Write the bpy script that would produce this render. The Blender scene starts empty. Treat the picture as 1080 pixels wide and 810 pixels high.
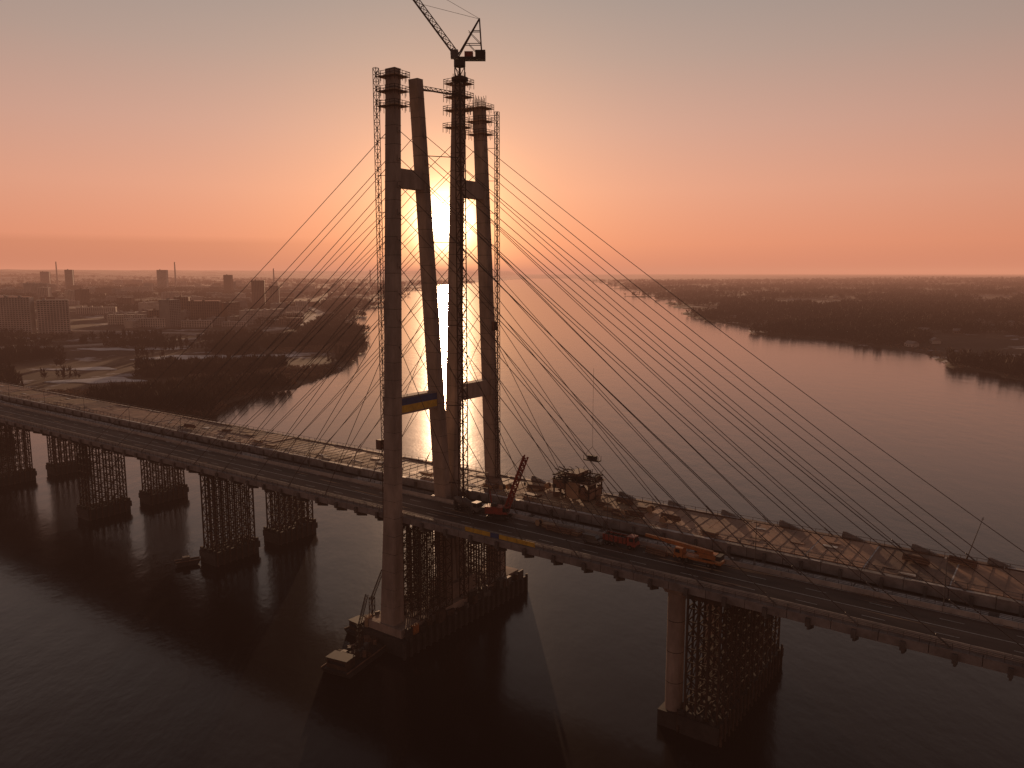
import bpy, math, random
import numpy as np
from mathutils import Vector, Matrix
random.seed(7); rng=np.random.default_rng(7)
scene=bpy.context.scene
COL=scene.collection
HAZE=True
# ------------------------------------------------------------------ materials
def mat(name,c1,c2=None,scale=0.5,rough=0.8,metal=0.0,bump=0.0,bscale=None,detail=4,obj=True,stretch=None,spec=0.5):
    m=bpy.data.materials.new(name); m.use_nodes=True
    nt=m.node_tree; n=nt.nodes; l=nt.links; b=n['Principled BSDF']
    b.inputs['Roughness'].default_value=rough; b.inputs['Metallic'].default_value=metal
    b.inputs['Specular IOR Level'].default_value=spec
    if c2 is None: c2=tuple(x*0.6 for x in c1)
    tc=n.new('ShaderNodeTexCoord'); mp=n.new('ShaderNodeMapping')
    if stretch: mp.inputs['Scale'].default_value=stretch
    l.new(tc.outputs['Object'],mp.inputs['Vector'])
    nz=n.new('ShaderNodeTexNoise'); nz.inputs['Scale'].default_value=scale; nz.inputs['Detail'].default_value=detail
    nz.inputs['Roughness'].default_value=0.65
    l.new(mp.outputs['Vector'],nz.inputs['Vector'])
    r=n.new('ShaderNodeValToRGB'); r.color_ramp.elements[0].position=0.35; r.color_ramp.elements[1].position=0.68
    r.color_ramp.elements[0].color=(*c2,1); r.color_ramp.elements[1].color=(*c1,1)
    l.new(nz.outputs['Fac'],r.inputs['Fac']); l.new(r.outputs['Color'],b.inputs['Base Color'])
    if bump>0:
        n2=n.new('ShaderNodeTexNoise'); n2.inputs['Scale'].default_value=bscale or scale*6; n2.inputs['Detail'].default_value=2
        l.new(tc.outputs['Object'],n2.inputs['Vector'])
        bp=n.new('ShaderNodeBump'); bp.inputs['Strength'].default_value=0.6; bp.inputs['Distance'].default_value=bump
        l.new(n2.outputs['Fac'],bp.inputs['Height']); l.new(bp.outputs['Normal'],b.inputs['Normal'])
    return m
def flat(name,c,rough=.8):
    m=bpy.data.materials.new(name); m.use_nodes=True; b=m.node_tree.nodes['Principled BSDF']
    b.inputs['Base Color'].default_value=(*c,1); b.inputs['Roughness'].default_value=rough; b.inputs['Specular IOR Level'].default_value=.15
    return m
M={}
M['concrete']=mat('concrete',(0.42,0.33,0.28),(0.23,0.18,0.155),0.25,0.85,bump=0.05,stretch=(1,1,0.35))
M['concrete_light']=mat('concrete_light',(0.48,0.42,0.38),(0.30,0.26,0.24),0.4,0.85)
M['asphalt']=mat('asphalt',(0.14,0.10,0.082),(0.058,0.046,0.04),0.12,0.85,stretch=(0.25,1.5,1),spec=.3)
M['rust']=mat('rusted_steel_plate',(0.46,0.25,0.155),(0.23,0.125,0.08),0.16,0.65)
M['rust2']=mat('rusted_steel_plate_dark',(0.26,0.145,0.095),(0.13,0.075,0.052),0.2,0.7)
M['plank']=mat('timber_plank',(0.46,0.31,0.20),(0.27,0.175,0.11),0.4,0.85,stretch=(0.3,2,1))
M['steel']=mat('painted_steel',(0.15,0.135,0.13),(0.07,0.063,0.06),0.3,0.6,0.1)
M['girder']=mat('girder_paint',(0.30,0.27,0.26),(0.15,0.13,0.125),0.3,0.6,0.0)
M['lattice']=mat('lattice_steel',(0.085,0.05,0.036),(0.04,0.026,0.02),0.6,0.8,0.0,spec=.3,detail=1)
M['dark']=mat('dark_steel',(0.04,0.034,0.031),(0.02,0.018,0.018),0.5,0.7,0.0,detail=1)
M['snow']=mat('old_snow',(0.80,0.79,0.80),(0.38,0.35,0.33),0.5,0.9)
M['white']=mat('road_paint',(0.72,0.72,0.7),(0.4,0.39,0.37),1.0,0.7)
M['yellow']=mat('yellow_paint',(0.75,0.47,0.05),(0.5,0.3,0.04),0.8,0.5)
M['blue']=mat('blue_paint',(0.04,0.08,0.22),(0.03,0.055,0.15),0.8,0.6)
M['red']=mat('red_paint',(0.36,0.05,0.03),(0.18,0.035,0.025),0.8,0.6)
M['orange']=mat('orange_paint',(0.5,0.17,0.04),(0.28,0.10,0.03),0.8,0.6)
M['glass']=mat('dark_glass',(0.03,0.035,0.04),(0.02,0.02,0.025),0.5,0.15,detail=1)
M['rubber']=flat('tyre_rubber',(0.02,0.02,0.02),.9)
M['cable']=flat('stay_cable_sheath',(0.07,0.05,0.042),.5)
M['tree']=mat('bare_branches',(0.13,0.085,0.058),(0.05,0.035,0.026),0.01,0.95,spec=0.1,detail=2)
M['reed']=mat('dry_reeds',(0.34,0.22,0.14),(0.16,0.10,0.07),0.02,0.95,spec=0.1,detail=2)
M['ice']=mat('river_ice',(0.72,0.72,0.76),(0.42,0.41,0.43),0.03,0.6)
M['bld1']=mat('facade_panel_light',(0.60,0.53,0.48),(0.44,0.39,0.35),0.05,0.85,detail=2)
M['bld2']=mat('facade_brick_brown',(0.27,0.17,0.13),(0.2,0.13,0.10),0.05,0.85,detail=2)
M['bld3']=mat('facade_grey',(0.34,0.30,0.28),(0.25,0.22,0.21),0.05,0.85,detail=2)
# ------------------------------------------------------------------ mesh builder
ROTZ=-math.radians(35.6)
class MB:
    def __init__(s,mats): s.v=[];s.f=[];s.m=[];s.mats=mats
    def mi(s,k):
        if k not in s.mats: s.mats.append(k)
        return s.mats.index(k)
    def hexa(s,p,k,caps=True):
        i=len(s.v); s.v+= [tuple(q) for q in p]; mi=s.mi(k)
        fs=[(0,1,5,4),(1,2,6,5),(2,3,7,6),(3,0,4,7)]
        if caps: fs+=[(3,2,1,0),(4,5,6,7)]
        for f in fs: s.f.append(tuple(i+a for a in f)); s.m.append(mi)
    def box(s,x0,x1,y0,y1,z0,z1,k):
        s.hexa([(x0,y0,z0),(x1,y0,z0),(x1,y1,z0),(x0,y1,z0),(x0,y0,z1),(x1,y0,z1),(x1,y1,z1),(x0,y1,z1)],k)
    def cbox(s,c,d,k,rz=0):
        cx,cy,cz=c; a,b,h=d[0]/2,d[1]/2,d[2]/2; co,si=math.cos(rz),math.sin(rz); P=[]
        for z in (-h,h):
            for x,y in ((-a,-b),(a,-b),(a,b),(-a,b)): P.append((cx+x*co-y*si,cy+x*si+y*co,cz+z))
        s.hexa(P,k)
    def beam(s,p,q,w,k,h=None,caps=False):
        p=Vector(p);q=Vector(q);d=(q-p)
        if d.length<1e-6: return
        d.normalize(); up=Vector((0,0,1)) if abs(d.z)<0.95 else Vector((1,0,0))
        a=d.cross(up).normalized(); b=d.cross(a).normalized(); h=h or w
        a*=w/2;b*=h/2
        s.hexa([p-a-b,p+a-b,p+a+b,p-a+b,q-a-b,q+a-b,q+a+b,q-a+b],k,caps)
    def cyl(s,p,q,r,k,r2=None,n=12,caps=True):
        p=Vector(p);q=Vector(q);d=(q-p).normalized(); r2=r if r2 is None else r2
        up=Vector((0,0,1)) if abs(d.z)<0.95 else Vector((1,0,0))
        a=d.cross(up).normalized(); b=d.cross(a).normalized(); i=len(s.v); mi=s.mi(k)
        for j in range(n):
            t=2*math.pi*j/n; o=a*math.cos(t)+b*math.sin(t)
            s.v.append(tuple(p+o*r)); s.v.append(tuple(q+o*r2))
        for j in range(n):
            j2=(j+1)%n; s.f.append((i+2*j,i+2*j2,i+2*j2+1,i+2*j+1)); s.m.append(mi)
        if caps:
            s.f.append(tuple(i+2*j for j in range(n))[::-1]); s.m.append(mi)
            s.f.append(tuple(i+2*j+1 for j in range(n))); s.m.append(mi)
    def mesh(s,name):
        me=bpy.data.meshes.new(name); me.from_pydata(s.v,[],s.f); me.validate()
        for k in s.mats: me.materials.append(M[k])
        if len(me.polygons)==len(s.m): me.polygons.foreach_set('material_index',s.m)
        me.update(); return me
def new(*mats): return MB(list(mats))
def obj(name,me,parent=None,rot=0,loc=(0,0,0)):
    if isinstance(me,MB): me=me.mesh(name)
    o=bpy.data.objects.new(name,me); COL.objects.link(o)
    o.location=loc; o.rotation_euler=(0,0,rot)
    if parent: o.parent=parent
    return o
def empty(name,rot=0,loc=(0,0,0)):
    o=bpy.data.objects.new(name,None); COL.objects.link(o); o.rotation_euler=(0,0,rot); o.location=loc; o.empty_display_size=2
    return o
def br(s,o,z=0):
    c,si=math.cos(ROTZ),math.sin(ROTZ)
    return (s*c-o*si, s*si+o*c, z)
def mast(mb,x,y,z0,z1,w,bay,t,k,t2=None):
    t2=t2 or t*0.6; h=w/2
    cs=[(x-h,y-h),(x+h,y-h),(x+h,y+h),(x-h,y+h)]
    for c in cs: mb.beam((*c,z0),(*c,z1),t,k)
    n=max(1,int(round((z1-z0)/bay)))
    for i in range(n+1):
        z=z0+(z1-z0)*i/n; zn=z0+(z1-z0)*(i+1)/n
        for j in range(4):
            a,b=cs[j],cs[(j+1)%4]
            mb.beam((*a,z),(*b,z),t2,k)
            if i<n:
                if (i+j)%2: a,b=b,a
                mb.beam((*a,z),(*b,zn),t2,k)
def truss(mb,p,q,w,t,k,n,updir=(0,0,1)):
    p=Vector(p);q=Vector(q);d=(q-p).normalized();a=d.cross(Vector(updir)).normalized();b=a.cross(d).normalized()
    offs=[-a*w/2,a*w/2,b*w*0.85]
    for o in offs: mb.beam(p+o,q+o,t,k)
    for i in range(n):
        r0=p+(q-p)*(i/n); r1=p+(q-p)*((i+1)/n)
        for j in range(3):
            u,v=offs[j],offs[(j+1)%3]
            mb.beam(r0+u,r1+v,t*0.6,k); mb.beam(r0+u,r0+v,t*0.6,k)
S0=-141.0
ZD=35.0
UP=1.6   # the far deck stands higher than the near one
# ------------------------------------------------------------------ decks
def near_deck():
    E=empty('bridge_deck',ROTZ)
    a,b=-760,300
    g=new('girder')
    x=a
    while x<b:
        g.box(x+0.06,x+7.94,144.9,146.3,33.3,35.0,'girder'); g.box(x+0.06,x+7.94,161.8,163.2,33.3,35.0,'girder')
        g.box(x+3.6,x+4.4,144.2,144.9,33.0,34.6,'steel')
        g.hexa([(x+3.8,144.9,32.2),(x+4.2,144.9,32.2),(x+4.2,148.5,31.2),(x+3.8,148.5,31.2),(x+3.8,144.9,33.3),(x+4.2,144.9,33.3),(x+4.2,148.5,33.3),(x+3.8,148.5,33.3)],'steel')
        x+=8
    g.box(a,b,146.3,161.8,34.3,34.95,'girder')
    g.hexa([(a,149.5,31.4),(b,149.5,31.4),(b,158.5,31.4),(a,158.5,31.4),(a,147.5,34.3),(b,147.5,34.3),(b,160.5,34.3),(a,160.5,34.3)],'steel')
    obj('girder',g,E)
    r=new('asphalt'); r.box(a,b,146.9,161.3,34.95,35.02,'asphalt'); obj('road_surface',r,E)
    k=new('concrete_light')
    x=a
    while x<b:
        for o in (146.6,161.5):
            k.hexa([(x+.04,o-.3,34.97),(x+5.96,o-.3,34.97),(x+5.96,o+.3,34.97),(x+.04,o+.3,34.97),(x+.04,o-.1,36.0),(x+5.96,o-.1,36.0),(x+5.96,o+.1,36.0),(x+.04,o+.1,36.0)],'concrete_light')
        x+=6
    obj('crash_barriers',k,E)
    rl=new('steel'); x=a
    while x<b:
        rl.beam((x,145.1,35),(x,145.1,36.2),.1,'steel'); rl.beam((x,163.0,35),(x,163.0,36.2),.1,'steel'); x+=2.5
    for o in (145.1,163.0):
        for z in (35.6,35.9,36.2): rl.beam((a,o,z),(b,o,z),.09,'steel')
    obj('handrails',rl,E)
    w=new('white')
    for o in (147.5,160.8): w.box(a,b,o-.1,o+.1,35.024,35.03,'white')
    w.box(a,b,154.1,154.3,35.024,35.03,'white')
    x=a
    while x<b:
        for o in (150.8,157.6): w.box(x,x+4,o-.08,o+.08,35.024,35.03,'white')
        x+=12
    obj('lane_markings',w,E)
    RR=random.Random(31); sdt=new('plank','snow','asphalt','rust2')
    for i in range(150):
        s=RR.uniform(-430,60); L=RR.uniform(3,14); o=RR.choice([RR.uniform(147.1,147.9),RR.uniform(160.1,161.1),RR.uniform(148,160)])
        kk=RR.choice(['snow','plank','rust2']) if o<148 or o>160 else RR.choice(['rust2','plank'])
        wd=RR.uniform(.15,.5); n=9; V=[]
        for q in range(n+1):
            f=q/n; ww=wd*math.sin(math.pi*min(.98,max(.02,f)))*RR.uniform(.5,1.2)
            V.append((s+L*f,max(147.0,o-ww),min(161.2,o+ww)))
        zz=35.034+.0006*i
        for (x0,a0,b0),(x1,a1,b1) in zip(V,V[1:]):
            i0=len(sdt.v); sdt.v+=[(x0,a0,zz),(x1,a1,zz),(x1,b1,zz),(x0,b0,zz)]; sdt.f.append((i0,i0+1,i0+2,i0+3)); sdt.m.append(sdt.mi(kk))
    obj('slush_and_dirt',sdt,E)
near_deck()
def far_deck():
    E=empty('bridge_deck',ROTZ,(0,0,UP))
    a,b=-760,300
    g=new('rust2')
    x=a
    while x<b:
        g.box(x+.06,x+7.94,187.6,189.0,33.4,35.5,'rust2'); g.box(x+.06,x+7.94,168.8,170.2,33.2,35.4,'girder')
        g.box(x+3.6,x+4.4,189.0,189.8,33.0,35.0,'steel')
        g.box(x+3.7,x+4.3,168.2,168.8,32.6,34.9,'steel')
        x+=8
    g.box(a,b,170.2,187.6,34.3,35.0,'rust2')
    g.hexa([(a,173,30.4),(b,173,30.4),(b,184,30.4),(a,184,30.4),(a,171,34.3),(b,171,34.3),(b,186.5,34.3),(a,186.5,34.3)],'steel')
    obj('girder',g,E)
    p=new('rust','rust2','plank','snow','concrete_light')
    x=a
    R=random.Random(3)
    while x<b:
        L=R.choice([12,16,18,24])
        if -58<x<-46: x+=5; continue
        nn=R.choice([1,1,2]); w=(187.2-170.6)/nn
        for j in range(nn):
            kk=R.choices(['rust','plank','rust2','concrete_light'],[7,4,1.5,.3])[0]
            z=35.3+R.uniform(0,.22)
            p.box(x+.15,x+L-.15,170.6+j*w+.1,170.6+(j+1)*w-.1,35.0,z,kk)
            nl=int(L/3)
            for q in range(1,nl):
                xx=x+L*q/nl; p.box(xx-.05,xx+.05,170.6+j*w+.3,170.6+(j+1)*w-.3,z,z+.05,'rust2')
            for rr in range(R.randint(0,4)):
                sx=x+R.uniform(1,L-5); so=170.6+j*w+R.uniform(.4,max(.5,w-4))
                p.box(sx,sx+R.uniform(2,5),so,so+R.uniform(.3,2),z+.055,z+R.uniform(.09,.2),R.choice(['rust2','plank','rust','snow']))
        if R.random()<.5: p.box(x-.14,x+.14,171,187,35.0,35.42,'snow')
        x+=L
    x=a
    while x<b:
        L=R.uniform(3,16)
        if R.random()<.55: p.box(x,x+L,168.95,169.5+R.uniform(0,.6),35.41,35.5,'snow')
        if R.random()<.4: p.box(x,x+L,187.75,188.2+R.uniform(0,.4),35.51,35.58,'snow')
        x+=L+R.uniform(.5,4)
    obj('deck_plates',p,E)
    s=new('steel','rust2')
    x=a
    while x<b:
        for o in (170.4,187.5):
            if abs(x-S0)>4:
                s.beam((x,o,35.4),(x,o,36.6),.1,'steel')
        x+=3
    for o in (170.4,):
        s.beam((a,o,36.6),(b,o,36.6),.09,'steel'); s.beam((a,o,36.0),(b,o,36.0),.07,'steel')
    s.beam((a,187.5,36.6),(S0-3,187.5,36.6),.09,'steel'); s.beam((S0+3,187.5,36.6),(b,187.5,36.6),.09,'steel')
    obj('temporary_guard_rail',s,E)
    t=new('girder')
    x=-128
    while x<b:
        t.hexa([(x,188.4,35.5),(x+5.0,188.4,35.5),(x+5.0,189.1,35.5),(x,189.1,35.5),(x+.2,188.6,36.8),(x+.8,188.6,36.8),(x+.8,188.9,36.8),(x+.2,188.9,36.8)],'girder')
        x+=14.6
    obj('cable_anchor_fins',t,E)
far_deck()
wk=new('concrete_light','snow','steel')
for a,b in ((-760,S0-7),(-131,300)):
    wk.box(a,b,164.2,167.9,34.2,34.6,'steel')
    x=a
    while x<b:
        L=random.uniform(6,24)
        if random.random()<(0.9 if a>-200 else .6): wk.box(x,min(b,x+L),164.3+random.uniform(0,.5),167.6-random.uniform(0,.9),34.6,34.72+random.uniform(0,.2),'snow')
        x+=L+random.uniform(.3,2)
    x=a
    while x<b:
        wk.box(x,x+.4,163.3,168.1,33.8,34.2,'steel'); x+=8
obj('service_walkway',wk,None,ROTZ)
# ------------------------------------------------------------------ pylons
ZB=6.5
legs={'A':[(ZB,142.4,4.2,5.2),(35,143.5,3.2,4.4),(147.5,146.9,2.5,3.4)],
      'B':[(ZB,165.0,4.0,5.0),(35,163.6,3.0,4.2),(146.5,155.0,2.4,3.4)],
      'C':[(ZB,169.6,4.0,5.0),(35,167.5,3.0,4.2),(148.5,172.2,2.4,3.4)],
      'D':[(ZB,188.2,4.0,5.0),(35,187.0,3.2,4.2),(144.0,181.2,2.5,3.4)]}
def leg_o(k,z):
    L=legs[k]
    for (z0,o0,*_),(z1,o1,*_) in zip(L,L[1:]):
        if z<=z1: return o0+(o1-o0)*(z-z0)/(z1-z0)
    return L[-1][1]
def leg_mesh(k):
    mb=new('concrete','dark'); L=legs[k]
    for (z0,o0,t0,l0),(z1,o1,t1,l1) in zip(L,L[1:]):
        n=max(1,int((z1-z0)/4.5))
        for i in range(n):
            def at(f): return (z0+(z1-z0)*f,o0+(o1-o0)*f,t0+(t1-t0)*f,l0+(l1-l0)*f)
            P=[(*at(i/n),.35),(*at((i+1)/n-0.02/n),.35)]
            i0=len(mb.v); mi=mb.mi('concrete')
            for (z,o,t,l,c) in P:
                x=l/2;y=t/2
                for (u,v) in ((-x+c,-y),(x-c,-y),(x,-y+c),(x,y-c),(x-c,y),(-x+c,y),(-x,y-c),(-x,-y+c)):
                    mb.v.append((S0+u,o+v,z))
            for j in range(8):
                mb.f.append((i0+j,i0+(j+1)%8,i0+8+(j+1)%8,i0+8+j)); mb.m.append(mi)
            mb.f.append(tuple(range(i0+8,i0+16))); mb.m.append(mi)
            mb.f.append(tuple(range(i0,i0+8))[::-1]); mb.m.append(mi)
            z,o,t,l=at((i+1)/n-0.02/n); z2=at((i+1)/n)[0]
            mb.box(S0-l/2+.12,S0+l/2-.12,o-t/2+.12,o+t/2-.12,z-.02,z2+.02,'dark')
    for i in range(9):
        z=80+6.6*i; o=leg_o(k,z)
        for sg in (-1,1): mb.box(S0+sg*1.7-.4,S0+sg*1.7+.4,o-.4,o+.4,z-.7,z+.7,'concrete')
    return mb
def platform(mb,k,z,w=1.4):
    o=leg_o(k,z); x0,x1=S0-1.7,S0+1.7; y0,y1=o-1.25,o+1.25
    mb.box(x0-w,x1+w,y0-w,y0-.02,z,z+.15,'plank'); mb.box(x0-w,x1+w,y1+.02,y1+w,z,z+.15,'plank')
    mb.box(x0-w,x0-.02,y0-.02,y1+.02,z,z+.15,'plank'); mb.box(x1+.02,x1+w,y0-.02,y1+.02,z,z+.15,'plank')
    cs=[(x0-w,y0-w),(x1+w,y0-w),(x1+w,y1+w),(x0-w,y1+w)]
    for j in range(4):
        a,b=cs[j],cs[(j+1)%4]
        for h in (.6,1.2): mb.beam((*a,z+h),(*b,z+h),.1,'lattice')
        for q in range(4):
            f=q/4; mb.beam((a[0]+(b[0]-a[0])*f,a[1]+(b[1]-a[1])*f,z-1.2),(a[0]+(b[0]-a[0])*f,a[1]+(b[1]-a[1])*f,z+1.3),.1,'lattice')
def pylon(ks,beams,flag,plats):
    E=empty('bridge_pylon',ROTZ)
    for k in ks: obj('leg',leg_mesh(k),E)
    c=new('concrete','yellow','blue','dark')
    for z,h in beams:
        o0=leg_o(ks[0],z)+1.35; o1=leg_o(ks[1],z)-1.35
        c.box(S0-1.4,S0+1.4,o0-.4,o1+.4,z-h/2,z+h/2,'concrete')
    if flag:
        z,h=beams[0]; o0=leg_o(ks[0],z)+1.5; o1=leg_o(ks[1],z)-1.5
        for sg in (-1,1):
            x=S0+sg*1.45
            c.box(x-.04,x+.04,o0,o1,z+.1,z+1.9,'blue'); c.box(x-.04,x+.04,o0,o1,z-1.8,z+.1,'yellow')
    obj('cross_beams',c,E)
    s=new('lattice','plank')
    for k,zs in plats.items():
        for z in zs: platform(s,k,z)
    obj('scaffold_platforms',s,E)
    return E
pylon('AB',[(64,4.6),(121.5,4.6)],True,{'A':[145.5,142,138.5],'B':[]})
pylon('CD',[(64.5,4.6),(121,4.6)],False,{'C':[148.5,145,141.5,137],'D':[143.5,140,136.5]})
tp=new('lattice','dark','plank')
for k,z0 in (('C',148.5),('D',144)):
    o=leg_o(k,z0)
    for i in range(7):
        for j in range(5):
            if 0<i<6 and 0<j<4: continue
            tp.beam((S0-1.5+i*.5,o-1.1+j*.55,z0),(S0-1.5+i*.5,o-1.1+j*.55,z0+2.0+((i*7+j*3)%5)*.3),.09,'lattice')
truss(tp,(S0+1,156,144.2),(S0+1,171,145.2),1.0,.14,'lattice',8)
obj('rebar_cage',tp,None,ROTZ)
for (s,o,z0,z1) in ((S0-2.9,143.9,6.5,147.5),(S0+3.3,185.0,35.5,143)):
    E=empty('construction_hoist',ROTZ)
    h=new('lattice'); mast(h,s,o,z0,z1,1.0,1.6,.13,'lattice')
    for z in range(int(z0)+8,int(z1),9):
        kk='A' if o<160 else 'D'
        h.beam((s,o,z),(S0,leg_o(kk,z),z),.14,'lattice')
    obj('mast',h,E)
    c=new('dark','glass','dark'); zc=z0+46
    c.box(s-2.3,s-.7,o-.8,o+.8,zc,zc+2.4,'rust2'); c.box(s-2.32,s-2.28,o-.5,o+.5,zc+1,zc+1.9,'glass'); c.box(s-2.4,s-.6,o-.9,o+.9,zc-.15,zc,'dark')
    obj('lift_cage',c,E)
# ------------------------------------------------------------------ stay cables
for ks in ('AB','CD'):
    E=empty('stay_cables',ROTZ)
    for k in ks:
        c=new('cable','steel')
        od={'A':145.4,'B':162.9,'C':169.1,'D':188.4}[k]; dz=0 if k in 'AB' else UP
        for i in range(9):
            z=80+6.6*i; S=26+14.6*i
            for sg in (-1,1):
                SS=S*(1.1 if sg<0 else 1.0)
                p=Vector((S0+sg*1.9,leg_o(k,z),z)); q=Vector((S0+sg*SS,od,35.2+dz))
                prev=p; n=10
                for j in range(1,n+1):
                    f=j/n; r=p.lerp(q,f); r.z-=4*f*(1-f)*(S/140)**2*1.6
                    c.cyl(prev,r,.08,'cable',n=6,caps=False); prev=r
                d=(p-q).normalized(); c.cyl(q,q+d*3,.16,'steel',n=8)
        obj('cable_fan',c,E)
# ------------------------------------------------------------------ piers
R0=random.Random(2)
def pier_mesh(w):
    mb=new('lattice','concrete','dark')
    hx,hy=3.6,w; nx,ny,nz=3,6,9; z0,z1=4.2,31.2
    X=[-hx+2*hx*i/nx for i in range(nx+1)]; Y=[-hy+2*hy*i/ny for i in range(ny+1)]; Z=[z0+(z1-z0)*i/nz for i in range(nz+1)]
    for x in X:
        for y in Y: mb.beam((x,y,z0),(x,y,z1),.40 if (abs(x)>hx-.1 or abs(y)>hy-.1) else .28,'lattice')
    for iz,z in enumerate(Z):
        for x in X: mb.beam((x,-hy,z),(x,hy,z),.24,'lattice')
        for y in Y[::2]: mb.beam((-hx,y,z),(hx,y,z),.24,'lattice')
    for iz in range(nz):
        for x in (X[0],X[-1]):
            for j in range(ny):
                a,b=(Y[j],Y[j+1]) if (iz+j)%2 else (Y[j+1],Y[j])
                mb.beam((x,a,Z[iz]),(x,b,Z[iz+1]),.2,'lattice')
        for y in (Y[0],Y[-1]):
            for j in range(nx):
                a,b=(X[j],X[j+1]) if (iz+j)%2 else (X[j+1],X[j])
                mb.beam((a,y,Z[iz]),(b,y,Z[iz+1]),.2,'lattice')
    mb.box(-4,4,-hy-.5,hy+.5,30.4,31.35,'lattice')
    mb.box(-4.6,4.6,-hy-1.4,hy+1.4,2.0,4.2,'dark'); mb.box(-4.2,4.2,-hy-1,hy+1,-6,2.0,'dark')
    n=int(hy*2/2.4)
    for i in range(n+1):
        for sx in (-4.8,4.8): mb.cyl((sx,-hy-.6+i*2.4,-2),(sx,-hy-.6+i*2.4,5.0+(i%3)*.5),.28,'lattice',n=8)
    for i in range(12): mb.cbox((R0.uniform(-4,4),R0.choice([-1,1])*(hy+.7),4.2+.6),(R0.uniform(.4,1.4),.9,R0.uniform(.6,1.4)),'dark',0)
    return mb.mesh('pier')
PM=pier_mesh(7.6); PMW=pier_mesh(9.8)
for s in [S0+83+i*85 for i in range(0,4)]:
    for o in (159.5,181.5):
        pp=empty('bridge_pier',ROTZ,br(s,o)); obj('trestle',PMW,pp)
        cc=new('concrete'); lx,ly=-7.0,-7.8
        cc.cyl((lx,ly,-4),(lx,ly,31.2),1.9,'concrete',n=24)
        cc.hexa([(lx-1.9,ly-1.9,30.4),(lx+1.9,ly-1.9,30.4),(lx+1.9,ly+1.9,30.4),(lx-1.9,ly+1.9,30.4),(lx-2.4,ly-2.4,31.6),(lx+2.4,ly-2.4,31.6),(lx+2.4,ly+2.4,31.6),(lx-2.4,ly+2.4,31.6)],'concrete')
        cc.box(lx-2.6,lx+2.1,ly-2.6,ly+2.6,-4,3.6,'dark')
        for z in (10,17,24): cc.cyl((lx,ly,z),(lx,ly,z+.12),1.94,'dark',n=24)
        obj('round_column',cc,pp)
for s in [S0-92-i*85 for i in range(0,7)]:
    for o in (157,183):
        pp=empty('bridge_pier',ROTZ,br(s,o)); obj('trestle',PM,pp)
F=empty('pylon_foundation',ROTZ)
f=new('concrete','dark','lattice','plank')
f.box(S0-8,S0+8,138.5,193,-6,4.4,'dark'); f.box(S0-6,S0+6,139.5,170.9,4.4,6.6,'concrete'); f.box(S0-6,S0+6,171.1,192,4.4,6.6,'concrete')
f.box(S0-4,S0+4,162,173,6.6,11,'concrete')
for i in range(23):
    for sg in (-1,1): f.cyl((S0+sg*8.4,138+i*2.5,-3),(S0+sg*8.4,138+i*2.5,4.4+(i*5%3)*.5),.4,'dark',n=8)
obj('pile_cap',f,F)
l=new('lattice','plank')
for (o0,o1) in ((147,160),(172,185)):
    xs=[S0-6+i*3 for i in range(5)]; ys=[o0+(o1-o0)*i/5 for i in range(6)]; zs=[6.6+i*2.46 for i in range(11)]
    for x in xs:
        for y in ys: l.beam((x,y,6.6),(x,y,31.2),.3,'lattice')
    for zi,z in enumerate(zs):
        for x in xs: l.beam((x,o0,z),(x,o1,z),.18,'lattice')
        for y in ys[::2]: l.beam((xs[0],y,z),(xs[-1],y,z),.18,'lattice')
        if zi<10:
            for x in xs[::2]:
                for j in range(5): l.beam((x,ys[j+(zi+j)%2],z),(x,ys[j+1-(zi+j)%2],z+2.46),.16,'lattice')
            for j in range(4): l.beam((xs[j],o0,z),(xs[j+1],o0,z+2.46),.16,'lattice')
obj('falsework',l,F)
g=new('dark','lattice','orange','steel','plank')
R=random.Random(5)
for i in range(60):
    s=S0+R.choice([-1,1])*R.uniform(6.3,7.6); o=R.uniform(140,191); h=R.uniform(.5,3.4)
    g.cbox((s,o,4.4+h/2),(R.uniform(.5,1.4),R.uniform(.6,3),h),R.choice(['dark','lattice','steel','plank','orange'] if i%6==0 else ['dark','lattice','steel']),R.uniform(-.3,.3))
obj('site_equipment',g,F)
# ------------------------------------------------------------------ tower crane (luffing jib)
E=empty('tower_crane',ROTZ)
cx,cy=S0+5.6,165.8
m=new('lattice'); mast(m,cx,cy,6.6,151,1.8,2.4,.22,'lattice',.13)
for z in (40,62,84,106,128,144): 
    m.beam((cx,cy,z),(S0,leg_o('C',z),z),.2,'lattice'); m.beam((cx,cy-.9,z),(S0,leg_o('B',z),z),.2,'lattice')
obj('mast',m,E)
inv=Matrix.Rotation(-ROTZ,3,'Z')
def wl(dx,dy,dz):
    v=inv@Vector((dx,dy,0)); return Vector((cx+v.x,cy+v.y,152+dz))
t=new('dark','lattice','glass','red','steel')
t.cyl((cx,cy,151),(cx,cy,152.4),1.5,'dark',n=16); t.cyl((cx,cy,147.5),(cx,cy,148.2),2.2,'lattice',n=12)
rz=-ROTZ
t.cbox(wl(2.6,0,.9),(8.2,2.4,.6),'dark',rz); t.cbox(wl(5.4,0,1.9),(2.6,2.6,1.9),'dark',rz); t.cbox(wl(2.4,0,1.9),(2.2,1.8,1.4),'red',rz)
t.cbox(wl(-1.2,-1.7,1.6),(1.9,1.4,2.1),'steel',rz); t.cbox(wl(-1.9,-1.7,1.9),(.6,1.3,1.0),'glass',rz)
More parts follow.
